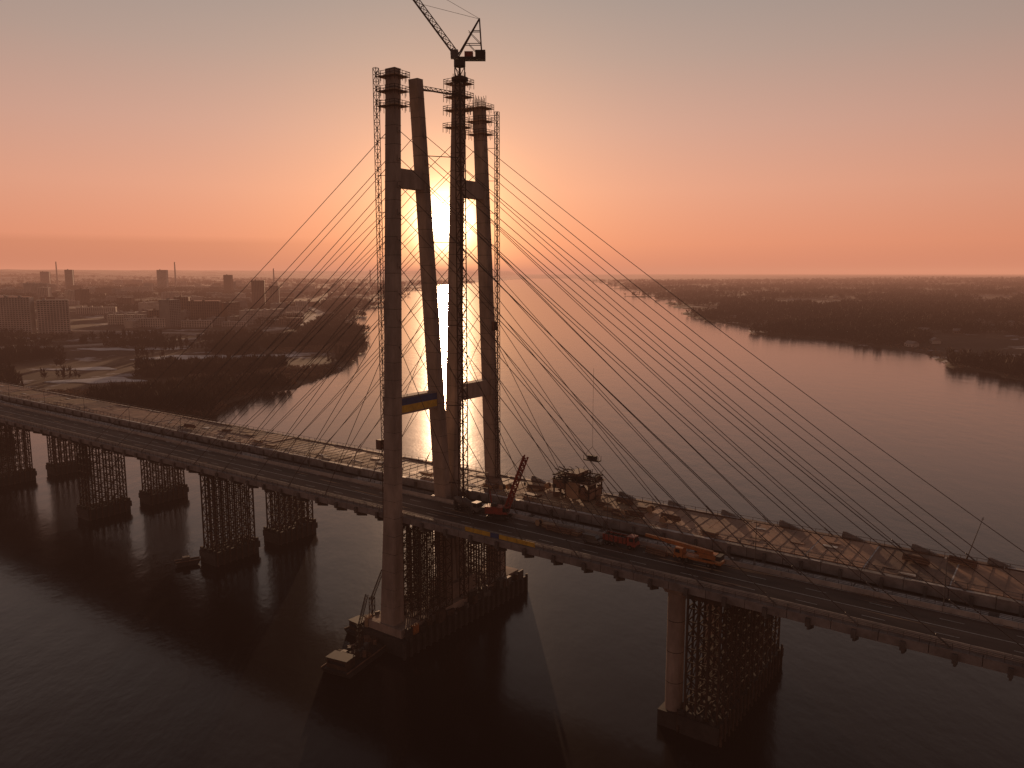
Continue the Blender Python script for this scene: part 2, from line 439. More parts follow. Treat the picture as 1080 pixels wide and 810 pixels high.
for y in (-1,1):
    t.beam(wl(-.6,y,1.2),wl(5.2,y*.3,10.8),.28,'lattice'); t.beam(wl(5.8,y,1.2),wl(5.2,y*.3,10.8),.24,'lattice')
    t.beam(wl(1.4,y*.85,4.5),wl(5.6,y*.85,4.5),.16,'lattice'); t.beam(wl(3.3,y*.6,7.7),wl(5.4,y*.6,7.7),.16,'lattice')
    for zz,(aa,bb) in enumerate(((1.2,4.5),(4.5,7.7))): t.beam(wl(5.6,y*.8,aa),wl(2.4,y*.7,bb),.12,'lattice')
obj('slewing_platform',t,E)
j=new('red','lattice'); tip=wl(-21,-3,27)
truss(j,wl(-1.2,0,1.6),tip,1.5,.2,'lattice',18,updir=(0.3,0.2,1))
j.beam(wl(5.2,0,10.8),wl(-17,-2.4,22.4),.07,'lattice'); j.beam(wl(5.2,.3,10.8),wl(-10,-1.4,14),.07,'lattice')
j.beam(tip,tip+Vector((0,0,-5)),.06,'lattice'); j.cbox(tip+Vector((0,0,-5.5)),(.6,.6,1.2),'lattice')
obj('luffing_jib',j,E)
# ------------------------------------------------------------------ deck plant
def wheel(mb,x,y,z,r,w): mb.cyl((x,y-w/2,z),(x,y+w/2,z),r,'rubber',n=14); mb.cyl((x,y-w/2-.02,z),(x,y+w/2+.02,z),r*.5,'steel',n=10)
def truck(name,s,o,z,rot,kind,col):
    E=empty(name,ROTZ+rot,br(s,o,z)); mb=new('dark','steel','rubber','glass',col)
    L=8.5 if kind!='crane' else 11
    mb.box(-L/2,L/2,-.5,.5,.7,1.0,'dark')
    ax=[-L/2+1.2,-L/2+2.6,L/2-1.4] if kind!='crane' else [-4.3,-2.8,2.2,3.8]
    for x in ax:
        for y in (-1.1,1.1): wheel(mb,x,y,.52,.52,.4)
    obj('chassis',mb,E)
    c=new(col,'glass','dark'); x0=L/2-2.2
    c.hexa([(x0,-1.2,.9),(L/2,-1.2,.7),(L/2,1.2,.7),(x0,1.2,.9),(x0,-1.15,3.0),(L/2-.45,-1.1,3.0),(L/2-.45,1.1,3.0),(x0,1.15,3.0)],col)
    c.hexa([(L/2-.22,-1.0,1.9),(L/2-.14,-1.0,1.85),(L/2-.14,1.0,1.85),(L/2-.22,1.0,1.9),(L/2-.5,-.95,2.8),(L/2-.38,-.95,2.8),(L/2-.38,.95,2.8),(L/2-.5,.95,2.8)],'glass')
    for y in (-1.2,1.2): c.box(x0+.6,L/2-.6,y-.03,y+.03,1.9,2.7,'glass')
    c.box(L/2-.05,L/2+.12,-1.2,1.2,.5,.9,'dark')
    obj('cab',c,E)
    b=new(col,'steel','dark')
    if kind=='dump':
        b.box(-L/2,x0-.3,-1.2,1.2,1.05,1.25,col)
        for y in (-1.2,1.12): b.box(-L/2,x0-.3,y,y+.08,1.25,2.5,col)
        b.box(x0-.4,x0-.3,-1.12,1.12,1.25,2.8,col); b.box(-L/2,-L/2+.08,-1.12,1.12,1.25,2.3,col); b.box(-L/2+.3,x0-.6,-1.1,1.1,1.25,2.1,'dark')
        for i in range(5): b.box(-L/2+.4+i*1.2,-L/2+.5+i*1.2,-1.28,1.28,1.1,2.45,'dark')
    elif kind=='mixer':
        b.cyl((-L/2,0,2.9),(-1.4,0,2.3),.6,'steel',1.3,16); b.cyl((-1.4,0,2.3),(x0-.5,0,1.9),1.3,'steel',.7,16)
        b.beam((-L/2-.2,0,3.4),(-L/2-.4,0,1.4),.5,col); b.box(x0-.6,x0-.4,-.9,.9,1,2.4,col); b.box(-L/2,-L/2+.3,-.9,.9,1,2.6,col)
    else:
        b.box(-L/2,x0-.2,-1.25,1.25,1.0,1.5,col); b.cyl((-2,0,1.5),(-2,0,1.9),1.0,'dark'); b.box(-4.4,-.6,-1.2,1.2,1.9,2.9,col)
        b.box(-.6,1,-1.2,-.2,1.9,3.3,col); b.box(.4,1.02,-1.22,-.18,2.3,3.1,'glass')
        b.beam((-3.4,.4,3.2),(7.5,.4,3.9),.75,col,.85,True); b.beam((7.5,.4,3.9),(12.5,.4,4.2),.5,col,.6,True)
        b.box(-5.4,-4.2,-1.2,1.2,1.9,2.9,'dark')
        for x in (-4.2,2.0):
            for y in (-2.6,2.6): b.beam((x,0,1.1),(x,y,1.1),.25,'dark'); b.beam((x,y,1.1),(x,y,.1),.2,'dark'); b.box(x-.4,x+.4,y-.4,y+.4,0,.12,'dark')
    obj('body',b,E)
truck('crane_truck',-63,158.0,ZD+.02,math.pi,'crane','orange')
truck('dump_truck',-82,158.2,ZD+.02,0,'dump','red')
truck('concrete_mixer_truck',-128,158.6,ZD+.02,0,'mixer','steel')
def van(name,s,o,z,rot,col):
    E=empty(name,ROTZ+rot,br(s,o,z)); c=new(col,'glass','rubber','steel')
    c.hexa([(-2.5,-.95,.4),(2.5,-.95,.4),(2.5,.95,.4),(-2.5,.95,.4),(-2.5,-.92,1.15),(2.3,-.92,1.1),(2.3,.92,1.1),(-2.5,.92,1.15)],col)
    c.hexa([(-2.5,-.92,1.15),(1.4,-.92,1.12),(1.4,.92,1.12),(-2.5,.92,1.15),(-2.4,-.8,2.0),(.6,-.8,1.95),(.6,.8,1.95),(-2.4,.8,2.0)],'glass')
    c.box(-2.38,.55,-.82,.82,1.97,2.05,col)
    for x in (-1.6,1.6):
        for y in (-.9,.9): wheel(c,x,y,.36,.36,.25)
    obj('body',c,E)
van('van',-88,156.0,ZD+.02,0.05,'steel')
# crawler crane
E=empty('crawler_crane',ROTZ+.35,br(-117.5,158.3,ZD+.02))
c=new('dark','red','glass','lattice')
for y in (-1.6,1.6):
    c.box(-2.6,2.6,y-.45,y+.45,.25,1.0,'dark'); c.cyl((-2.6,y-.45,.62),(-2.6,y+.45,.62),.45,'dark'); c.cyl((2.6,y-.45,.62),(2.6,y+.45,.62),.45,'dark')
c.box(-1.2,1.2,-1.2,1.2,.7,1.2,'dark'); c.cyl((0,0,1.2),(0,0,1.5),1.1,'dark')
obj('tracks',c,E)
c=new('red','glass','dark'); c.box(-3.4,1.2,-1.5,1.5,1.5,3.3,'red'); c.box(-4.2,-3.4,-1.6,1.6,1.4,3.1,'dark'); c.box(1.2,2.7,-1.5,-.4,1.6,3.5,'red'); c.box(1.4,2.73,-1.53,-.37,2.2,3.3,'glass'); c.box(-2,-.5,-.8,.8,3.3,4.0,'dark')
obj('house',c,E)
c=new('red','lattice'); truss(c,(1.2,.4,1.9),(6.6,.4,17.0),1.3,.34,'red',12,updir=(1,0,0)); c.beam((-2,.4,3.4),(-2.6,.4,7.2),.25,'red'); c.beam((-2.6,.4,7.2),(6.5,.4,16.8),.08,'lattice'); c.beam((-3.2,.4,3.2),(-2.6,.4,7.2),.12,'lattice')
c.beam((6.8,.4,16.8),(6.8,.4,10),.06,'lattice'); c.box(6.6,7,.2,.6,9.2,10,'lattice')
obj('boom',c,E)
ZF=35.5+UP
E=empty('formwork_gantry',ROTZ,br(-108,182.0,ZF))
c=new('lattice','plank','rust2','dark')
for x in (-5.5,-1.8,1.8,5.5):
    for y in (-3.5,0,3.5): c.beam((x,y,0),(x,y,7.4-abs(x)*.35),.35,'lattice')
for z in (2.4,4.8,6.0):
    for y in (-3.5,0,3.5): c.beam((-6,y,z),(6,y,z),.3,'lattice')
    for x in (-5.5,-1.8,1.8,5.5): c.beam((x,-4,z),(x,4,z),.3,'lattice')
c.box(-5.8,-2,-3.8,3.8,2.55,4.6,'rust2'); c.box(-1.5,2.5,-3.9,-3.3,.2,4.6,'plank'); c.box(2,5.6,-3.2,3.2,.3,3.1,'rust2'); c.box(-1.6,1.6,-3,3,6.15,7.0,'rust2'); c.box(-6.4,6.4,-4.2,4.2,4.62,4.72,'plank')
for i in range(40):
    c.cbox((R.uniform(-6.5,6.5),R.uniform(-4,4),R.choice([.4,2.9,5.0])),(R.uniform(.4,2),R.uniform(.4,1.6),R.uniform(.5,1.8)),R.choice(['dark','rust2','lattice','rust2']),R.uniform(0,3))
for i in range(16): c.beam((R.uniform(-6,6),R.uniform(-4,4),4),(R.uniform(-7,7),R.uniform(-4,4),7.5),.12,'lattice')
obj('frame',c,E)
E=empty('suspended_work_platform',ROTZ,br(-106.5,187.2,46.2))
c=new('dark','lattice'); c.box(-2.4,2.4,-.8,.8,0,.3,'dark'); c.cbox((0,0,.9),(2.6,1.2,1.1),'dark'); 
for x in (-2.3,0,2.3):
    for y in (-.8,.8): c.beam((x,y,.3),(x,y,1.5),.1,'lattice')
for x in (-2.3,2.3): c.beam((x,0,1.5),(0,0,4),.08,'lattice')
c.beam((0,0,4),(0,0,26),.05,'lattice')
obj('basket',c,E)
def stack(name,s,o,z,kind):
    E=empty(name,ROTZ+random.uniform(-.25,.25),br(s,o,z)); c=new('plank','rust2','steel','dark','snow')
    if kind==0:
        for i in range(random.randint(2,4)):
            c.box(-2,2,-.9+random.uniform(-.1,.1),.9,i*.28+.02,i*.28+.24,random.choice(['plank','rust2']))
    elif kind==1:
        for i in range(3):
            for jj in range(3-i): c.cyl((-2.6,-.8+jj*.5+i*.25,.25+i*.43),(2.6,-.8+jj*.5+i*.25,.25+i*.43),.23,'rust2',n=8)
    elif kind==2:
        c.box(-3,3,-1.2,1.2,.1,2.4,'rust2')
        for i in range(14): c.box(-2.9+i*.43,-2.7+i*.43,-1.25,1.25,.15,2.35,'dark')
        c.box(-3.05,3.05,-1.25,1.25,2.4,2.48,'snow'); c.box(3,3.04,-.5,.5,.2,2.1,'dark')
    else:
        for y in (-.6,.6): c.cyl((0,y-.06,.8),(0,y+.06,.8),.8,'plank',n=18)
        c.cyl((0,-.55,.8),(0,.55,.8),.5,'dark',n=16)
    obj('pieces',c,E)
names=['timber_stack','pipe_stack','site_container','cable_drum']
R2=random.Random(11)
for i in range(44):
    s=R2.choice([R2.uniform(-134,-85),R2.uniform(-134,-60),R2.uniform(-134,-85),R2.uniform(-30,40),R2.uniform(-330,-150)]); k=R2.choice([0,0,1,1,2,3]) 
    if (s<-150 or s>-60) and k>=2: k=0
    if abs(s+108)<9: continue
    stack(names[k],s,R2.uniform(172,185.5),ZF,k)
for i in range(14):
    s=R2.uniform(-134,-70); k=R2.choice([0,1,3,0]); 
    if abs(s+117)<7 or abs(s+82)<6 or abs(s+128)<6 or abs(s+88)<3: continue
    stack(names[k],s,R2.uniform(157.5,160.0),35.02,k)
b=new('yellow','blue')
for i in range(8):
    s=-118+i*2.6; k='yellow' if i not in (3,) else 'blue'
    b.box(s,s+2.5,144.98,145.03,35.25,36.35,k)
obj('banner',b,None,ROTZ)
lm=new('steel','concrete_light')
lm.cyl((0,0,0),(0,0,10.5),.11,'steel',.06,10); lm.beam((0,0,10.4),(0,-2.2,10.9),.09,'steel'); lm.cbox((0,-2.6,10.92),(.35,1.0,.16),'concrete_light'); lm.cyl((0,0,0),(0,0,.9),.2,'steel',n=10)
LM=lm.mesh('lamp')
for i,s in enumerate([x for x in range(-740,260,36)]):
    if abs(s-S0)<10: continue
    E=empty('street_lamp',ROTZ,br(s+4,162.4,35.0)); obj('pole_and_arm',LM,E)
E=empty('street_lamp',ROTZ,br(-15,188.1,35.5+UP)); E.rotation_euler=(math.radians(3),math.radians(14),ROTZ); obj('pole_and_arm',LM,E)
# ------------------------------------------------------------------ boats
def barge(name,loc,rot,L,W,full=True):
    E=empty(name,rot,(*loc,0)); h=new('dark','rust2','steel','glass','orange','lattice','plank')
    h.hexa([(-L/2+1.5,-W/2,-1),(L/2-1.5,-W/2,-1),(L/2-1.5,W/2,-1),(-L/2+1.5,W/2,-1),(-L/2,-W/2,1.5),(L/2,-W/2,1.5),(L/2,W/2,1.5),(-L/2,W/2,1.5)],'dark')
    for y in (-W/2,W/2-.15): h.box(-L/2,L/2,y,y+.15,1.5,1.8,'rust2')
    obj('hull',h,E)
    d=new('rust2','steel','glass','orange','lattice','plank','dark')
    if full:
        d.box(-L/2+1,-L/2+4.5,-W/2+1,W/2-1,1.5,4.0,'lattice'); d.box(-L/2+.98,-L/2+4.52,-W/2+1.4,W/2-1.4,2.6,3.4,'glass'); d.box(-L/2+.8,-L/2+4.7,-W/2+.8,W/2-.8,4.0,4.15,'dark')
        for i in range(30): d.cbox((random.uniform(-L/4,L/2-1.5),random.uniform(-W/2+1,W/2-1),2.2),(random.uniform(.5,2.2),random.uniform(.5,1.8),random.uniform(.6,3)),random.choice(['rust2','steel','dark','lattice']),random.uniform(0,3))
        mast(d,1,0,1.5,9,1.1,1.5,.16,'lattice'); truss(d,(1,0,8.5),(6,1,15),.8,.14,'lattice',8)
        d.cyl((L/2-1,-W/2+.6,1.5),(L/2-1,-W/2+.6,2.4),.25,'dark'); d.cyl((L/2-1,W/2-.6,1.5),(L/2-1,W/2-.6,2.4),.25,'dark')
    else:
        d.box(-1.6,.6,-.9,.9,1.5,2.9,'steel'); d.box(-1.62,.62,-.7,.7,2.1,2.7,'glass'); d.beam((0,0,2.9),(0,0,4.5),.08,'steel')
    obj('deck_gear',d,E)
barge('work_barge',(-39.5,189.5),ROTZ+1.75,19,8)
barge('work_barge',(-39.5,207),ROTZ+1.5,13,6)
barge('motor_boat',(-110,256),.5,8,2.6,False)
# ------------------------------------------------------------------ terrain
river=[(-9000,420),(-1500,520),(-560,530),(-216,544),(-211,641),(-186,729),(-159,844),(-176,1027),(-230,1289),(-332,1760),(-466,2775),(-578,4190),(-506,7050),(347,14500),(1100,14500),(928,7050),(566,2775),(413,1760),(414,1377),(457,1113),(485,912),(479,729),(620,480),(1300,260),(9000,100),(9000,-4000),(-9000,-4000)]
RV=np.array(river,float)
def vnoise(x,y,seed=0):
    xi=np.floor(x).astype(np.int64); yi=np.floor(y).astype(np.int64); fx=x-xi; fy=y-yi
    def h(a,b):
        n=(a*374761393+b*668265263+seed*1274126177)&0xffffffff; n=((n^(n>>13))*1274126177)&0xffffffff; n=n^(n>>16); return (n&0xffff)/65535.0
    u=fx*fx*(3-2*fx); v=fy*fy*(3-2*fy)
    return (h(xi,yi)*(1-u)+h(xi+1,yi)*u)*(1-v)+(h(xi,yi+1)*(1-u)+h(xi+1,yi+1)*u)*v
def fbm(x,y,sc,oc=4,seed=0):
    r=np.zeros_like(x); a=.5
    for i in range(oc):
        r+=a*(vnoise(x/sc,y/sc,seed+i)*2-1); sc/=2.1; a*=.5
    return r
def sdist(x,y):
    best=np.full(x.shape,1e18); inside=np.zeros(x.shape,bool); n=len(RV)
    for i in range(n):
        ax,ay=RV[i]; bx,by=RV[(i+1)%n]; dx,dy=bx-ax,by-ay
        t=np.clip(((x-ax)*dx+(y-ay)*dy)/(dx*dx+dy*dy),0,1)
        best=np.minimum(best,(x-ax-t*dx)**2+(y-ay-t*dy)**2)
        c=((ay>y)!=(by>y)); 
        xx=ax+(y-ay)*dx/(dy if dy!=0 else 1e-9); inside^=(c&(x<xx))
    d=np.sqrt(best); return np.where(inside,-d,d)
def sm(a): a=np.clip(a,0,1); return a*a*(3-2*a)
def height(x,y):
    r=np.hypot(x,y)
    d=sdist(x,y)+fbm(x,y,160,5,3)*np.clip(r/700,.7,6)*42
    left=sm((-x+200-0*y)/300)
    hl=18*sm((d-260)/900)+128*sm((d-1300)/6500)
    hr=10*sm((d-10)/260)+34*sm((d-500)/4000)
    h=-3+4.4*sm((d+8)/16)+left*hl+(1-left)*hr+np.where(d>5,fbm(x,y,420,4,9)*(3+np.clip(d/400,0,14)),0)*sm(d/120)
    h=np.where(d>5,np.maximum(h,1.0),h)
    return h,d
th=np.concatenate([np.linspace(-48,48,460,endpoint=False),np.linspace(48,312,70,endpoint=False)])
rr=np.concatenate([[60,200],np.geomspace(330,45000,420)])
T,Rr=np.meshgrid(np.radians(th),rr); X=Rr*np.sin(T); Y=Rr*np.cos(T); H,Dd=height(X,Y)
nr,nt_=X.shape; verts=np.stack([X,Y,H],-1).reshape(-1,3)
ii,jj=np.meshgrid(np.arange(nr-1),np.arange(nt_),indexing='ij'); j2=(jj+1)%nt_
faces=np.stack([ii*nt_+jj,ii*nt_+j2,(ii+1)*nt_+j2,(ii+1)*nt_+jj],-1).reshape(-1,4)[:,::-1]
def npmesh(name,v,f,k):
    me=bpy.data.meshes.new(name); me.vertices.add(len(v)); me.vertices.foreach_set('co',v.astype(np.float32).ravel())
    n=f.shape[1]; me.loops.add(f.size); me.polygons.add(len(f)); me.loops.foreach_set('vertex_index',f.astype(np.int32).ravel())
    me.polygons.foreach_set('loop_start',np.arange(0,f.size,n,dtype=np.int32)); me.update(calc_edges=True); me.validate()
    me.materials.append(k); return me
def ground_mat():
    m=bpy.data.materials.new('winter_ground'); m.use_nodes=True; nt=m.node_tree; n=nt.nodes; l=nt.links; b=n['Principled BSDF']; b.inputs['Roughness'].default_value=.95; b.inputs['Specular IOR Level'].default_value=.1
    tc=n.new('ShaderNodeTexCoord')
    def nz(s,d=5):
        q=n.new('ShaderNodeTexNoise'); q.inputs['Scale'].default_value=s; q.inputs['Detail'].default_value=d; q.inputs['Roughness'].default_value=.7; l.new(tc.outputs['Object'],q.inputs['Vector']); return q
    a=nz(.004); r=n.new('ShaderNodeValToRGB'); e=r.color_ramp; e.elements[0].position=.3; e.elements[0].color=(.045,.033,.024,1); e.elements[1].position=.7; e.elements[1].color=(.20,.13,.085,1); x=e.elements.new(.5); x.color=(.085,.058,.04,1)
    l.new(a.outputs['Fac'],r.inputs['Fac'])
    s=nz(.014); r2=n.new('ShaderNodeValToRGB'); r2.color_ramp.elements[0].position=.57; r2.color_ramp.elements[1].position=.63; l.new(s.outputs['Fac'],r2.inputs['Fac'])
    mx=n.new('ShaderNodeMix'); mx.data_type='RGBA'; l.new(r2.outputs['Color'],mx.inputs['Factor']); l.new(r.outputs['Color'],mx.inputs['A']); mx.inputs['B'].default_value=(.50,.46,.47,1)
    l.new(mx.outputs['Result'],b.inputs['Base Color'])
    return m
gme=npmesh('ground',verts,faces,ground_mat()); obj('ground',gme)
# ------------------------------------------------------------------ water
def water_mat():
    m=bpy.data.materials.new('river_water'); m.use_nodes=True; nt=m.node_tree; n=nt.nodes; l=nt.links; b=n['Principled BSDF']
    b.inputs['Base Color'].default_value=(.012,.008,.009,1); b.inputs['Roughness'].default_value=.16; b.inputs['IOR'].default_value=1.33
    tc=n.new('ShaderNodeTexCoord'); mp=n.new('ShaderNodeMapping'); mp.inputs['Rotation'].default_value=(0,0,.35); mp.inputs['Scale'].default_value=(1,.55,1); l.new(tc.outputs['Object'],mp.inputs['Vector'])
    prev=None
    big=n.new('ShaderNodeTexNoise'); big.inputs['Scale'].default_value=.006; big.inputs['Detail'].default_value=2; l.new(mp.outputs['Vector'],big.inputs['Vector'])
    rp=n.new('ShaderNodeMapRange'); rp.inputs['From Min'].default_value=.35; rp.inputs['From Max'].default_value=.65; rp.inputs['To Min'].default_value=.25; rp.inputs['To Max'].default_value=.85; l.new(big.outputs['Fac'],rp.inputs['Value'])
    for sc,dist in ((.09,.28),(.7,.055)):
        z=n.new('ShaderNodeTexNoise'); z.inputs['Scale'].default_value=sc; z.inputs['Detail'].default_value=3; l.new(mp.outputs['Vector'],z.inputs['Vector'])
        bp=n.new('ShaderNodeBump'); bp.inputs['Distance'].default_value=dist; l.new(rp.outputs['Result'],bp.inputs['Strength']); l.new(z.outputs['Fac'],bp.inputs['Height'])
        if prev: l.new(prev.outputs['Normal'],bp.inputs['Normal'])
        prev=bp
    l.new(prev.outputs['Normal'],b.inputs['Normal'])
    return m
wv=np.array([(-50000,-50000,0),(50000,-50000,0),(50000,50000,0),(-50000,50000,0)],float)
obj('river_water',npmesh('river_water',wv,np.array([[0,1,2,3]]),water_mat()))
def hz(x,y): h,d=height(np.array([float(x)]),np.array([float(y)])); return float(h[0])
def ribbon(name,pts,w,k,dz=.3,wn=0):
    out=[]
    for (a,b) in zip(pts,pts[1:]):
        L=math.dist(a,b); q=max(2,int(L/(8 if wn else 25)))
        for i in range(q): out.append((a[0]+(b[0]-a[0])*i/q,a[1]+(b[1]-a[1])*i/q))
    out.append(pts[-1]); v=[];f=[]
    for i,p in enumerate(out):
        q=out[min(i+1,len(out)-1)]; o=out[max(i-1,0)]; dx,dy=q[0]-o[0],q[1]-o[1]; L=math.hypot(dx,dy); nx,ny=-dy/L,dx/L
        ww=w/2*(1+wn*math.sin(i*.9)*math.cos(i*.37+1))*(1 if not wn else max(.05,math.sin(math.pi*i/(len(out)-1))**.5))
        hh=max(hz(p[0]+nx*s*ww,p[1]+ny*s*ww) for s in (-1,0,1))+dz
        v+=[(p[0]+nx*ww,p[1]+ny*ww,hh),(p[0]-nx*ww,p[1]-ny*ww,hh),(p[0]+nx*(ww+4),p[1]+ny*(ww+4),hh-3-dz),(p[0]-nx*(ww+4),p[1]-ny*(ww+4),hh-3-dz)]
        if i:
            c=4*i; f+=[(c-4,c-3,c+1,c),(c-2,c-4,c,c+2),(c-3,c-1,c+3,c+1)]
    me=bpy.data.meshes.new(name); me.from_pydata(v,[],f); me.materials.append(M[k]); obj(name,me)
CLEAR=[]
def ice(pts,w):
    CLEAR.append((pts,w/2+8)); CLEAR.append(([(x*.95,y*.95) for x,y in pts],w/2+20)); ribbon('frozen_backwater',pts,w,'ice',.4,.7)
ice([(-430,880),(-370,915),(-310,910),(-240,935)],44)
ice([(-420,700),(-375,712),(-330,706)],26)
ice([(-560,1010),(-480,1000),(-420,1015)],24)
ice([(-470,790),(-430,800),(-400,792)],18)
def roadr(pts,w,k):
    CLEAR.append((pts,w/2+10)); ribbon('road',pts,w,k,1.5)
roadr([(-1400,880),(-900,930),(-640,985),(-480,1130),(-380,1400),(-460,1900),(-700,2600)],18,'concrete_light')
roadr([(-1400,1300),(-900,1290),(-520,1250),(-440,1240)],14,'concrete_light')
roadr([(-2200,1700),(-1200,1750),(-700,1900),(-620,2500),(-900,4000)],14,'asphalt')
roadr([(-1400,1080),(-900,1075),(-600,1090),(-480,1135)],12,'asphalt')
def clear_mask(x,y):
    k=np.ones(x.shape,bool)
    for pts,w in CLEAR:
        for (a,b) in zip(pts,pts[1:]):
            dx,dy=b[0]-a[0],b[1]-a[1]; t=np.clip(((x-a[0])*dx+(y-a[1])*dy)/(dx*dx+dy*dy),0,1)
            k&=((x-a[0]-t*dx)**2+(y-a[1]-t*dy)**2)>w*w
    return k
# ------------------------------------------------------------------ trees
def template(nb,spread,seed,wd=.09):
    r=np.random.default_rng(seed); V=[];F=[]
    def tri(p,q,w):
        p=np.array(p);q=np.array(q); a=r.normal(size=3); a[2]*=.2; a/=np.linalg.norm(a); i=len(V); V.extend([p-a*w,p+a*w,q]); F.append((i,i+1,i+2))
    tri((0,0,0),(0,0,.8),.03); tri((0,0,0),(.02,0,.8),.03)
    for i in range(nb):
        z=r.uniform(.15,.7); an=r.uniform(0,6.28); L=r.uniform(.2,.5)
        s=(np.cos(an)*spread*.1,np.sin(an)*spread*.1,z); e=(np.cos(an)*spread*L,np.sin(an)*spread*L,min(1.0,z+r.uniform(.12,.42)))
        tri(s,e,wd*r.uniform(.5,1.2))
    return np.array(V),np.array(F)
def forest(name,x,y,hh,ww,k,nb=18,seed=1):
    tv=[template(nb,1.0,seed+i) for i in range(5)]
    z,_=height(x,y); Vs=[];Fs=[];base=0
    for q in range(5):
        idx=np.arange(q,len(x),5); v,f=tv[q]; a=rng.uniform(0,6.28,len(idx)); c,s=np.cos(a),np.sin(a)
        vx=(v[None,:,0]*c[:,None]-v[None,:,1]*s[:,None])*ww[idx][:,None]+x[idx][:,None]
        vy=(v[None,:,0]*s[:,None]+v[None,:,1]*c[:,None])*ww[idx][:,None]+y[idx][:,None]
        vz=v[None,:,2]*hh[idx][:,None]+z[idx][:,None]-.4
        V=np.stack([vx,vy,vz],-1).reshape(-1,3); Fq=(f[None]+ (np.arange(len(idx))*len(v))[:,None,None]).reshape(-1,3)+base
        Vs.append(V);Fs.append(Fq);base+=len(V)
    obj(name,npmesh(name,np.concatenate(Vs),np.concatenate(Fs),M[k]))
def scatter(n,th0,th1,r0,r1,dmin,dmax,patch=None,thr=0,p=1.0):
    t=np.radians(rng.uniform(th0,th1,n)); u=rng.uniform(0,1,n)**p; r=r0*(r1/r0)**u
    x=r*np.sin(t);y=r*np.cos(t); h,d=height(x,y); k=(d>dmin)&(d<dmax)&clear_mask(x,y)
    if patch: k&=fbm(x,y,patch,3,21)>thr
    return x[k],y[k],d[k],r[k]
x,y,d,r=scatter(20000,-34,-8,560,1300,6,1e9,70,.02)
forest('bare_trees',x,y,rng.uniform(5,17,len(x)),rng.uniform(5,10,len(x)),'tree',26,3)
x,y,d,r=scatter(26000,-34,-8,545,1200,2,110,60,-.15); forest('reeds',x,y,rng.uniform(2.5,4.5,len(x)),rng.uniform(4,7,len(x)),'reed',14,5)
x,y,d,r=scatter(24000,-40,0,1200,9000,8,1e9,260,.03); forest('woodland',x,y,rng.uniform(9,15,len(x))*(1+r/9000),rng.uniform(10,16,len(x))*(1+r/3000),'tree',14,9)
x,y,d,r=scatter(46000,4,42,700,9000,5,1e9,160,-.02); forest('woodland',x,y,rng.uniform(6,16,len(x))*(1+r/9000),rng.uniform(8,13,len(x))*(1+r/3000),'tree',16,12)
x,y,d,r=scatter(9000,6,42,700,4000,1,50); forest('reeds',x,y,rng.uniform(2,5,len(x)),rng.uniform(5,8,len(x)),'reed',12,15)
# ------------------------------------------------------------------ city
def apartment(x,y,L,W,Hh,rot,k):
    z=hz(x,y)-1; E=empty('apartment_building',rot,(x,y,z)); c=new(k,'glass')
    c.box(-L/2+.4,L/2-.4,-W/2+.4,W/2-.4,0,Hh,'glass'); n=int(Hh/3)
    for i in range(n): c.box(-L/2,L/2,-W/2,W/2,i*3,i*3+1.45,k)
    c.box(-L/2-.3,L/2+.3,-W/2-.3,W/2+.3,n*3,n*3+1.4,k)
    m=max(3,int(L/4)); 
    for i in range(m+1):
        px=-L/2+L*i/m
        for sy in (-1,1): c.box(px-.8,px+.8,sy*(W/2-.1)-.25,sy*(W/2-.1)+.25,0,n*3,k)
    for sx in (-1,1): c.box(sx*(L/2-.1)-.3,sx*(L/2-.1)+.3,-W/2-.05,W/2+.05,0,n*3-.1,k)
    for i in range(max(1,int(L/22))): c.box(-L/2+8+i*20,-L/2+12+i*20,-2,2,n*3+1.4,n*3+4.2,k)
    obj('walls_and_windows',c,E)
fixed=[(-760,1210,46,14,56,.1,'bld1'),(-712,1225,42,14,52,.5,'bld1'),(-830,1240,46,14,56,-.2,'bld1'),(-585,1500,60,15,44,.1,'bld2'),(-545,1530,34,15,40,1.2,'bld2'),
 (-640,1390,80,13,15,.1,'bld1'),(-560,1400,50,13,12,.3,'bld1'),(-700,1440,70,13,18,0,'bld1'),(-500,1420,40,12,9,.2,'bld1'),(-470,1640,70,13,15,.1,'bld1'),(-600,1700,90,13,15,.05,'bld1'),
 (-720,2250,34,20,76,.2,'bld2'),(-690,2300,26,18,62,.2,'bld3'),(-1540,3500,40,20,90,0,'bld1'),(-1180,3300,30,22,80,0,'bld2'),(-1500,2500,70,14,46,.1,'bld1'),(-1950,3500,30,20,90,.2,'bld3'),(-2350,4000,40,20,86,.2,'bld3')]
for a in fixed: apartment(*a)
R3=random.Random(21); cnt=0
while cnt<200:
    t=math.radians(R3.uniform(-38,-9)); r=1500*(5500/1500)**(R3.random()**1.0); x=r*math.sin(t); y=r*math.cos(t)
    h,d=height(np.array([x]),np.array([y]))
    if d[0]<130: continue
    if not clear_mask(np.array([x]),np.array([y]))[0]: continue
    q=R3.random()
    if q<.7: dim=(R3.uniform(30,100),13,R3.choice([9,12,15,15,24]))
    elif q<.95: dim=(R3.uniform(25,60),15,R3.choice([21,27,27,33]))
    else: dim=(26,22,R3.choice([42,48]))
    apartment(x,y,*dim,R3.choice([0,.2,1.5,1.2,.6])+R3.uniform(-.1,.1),R3.choice(['bld1','bld3','bld2','bld1'])); cnt+=1
for x,y,hh in ((-1950,4600,140),(-1350,4500,110),(-2750,4800,140),(-1000,5600,120)):
    c=new('bld3','red'); c.cyl((0,0,0),(0,0,hh),5.5,'bld3',3,16); c.cyl((0,0,hh*.9),(0,0,hh*.95),3.8,'red',3.6,16)
    obj('smokestack',c,None,0,(x,y,hz(x,y)-1))
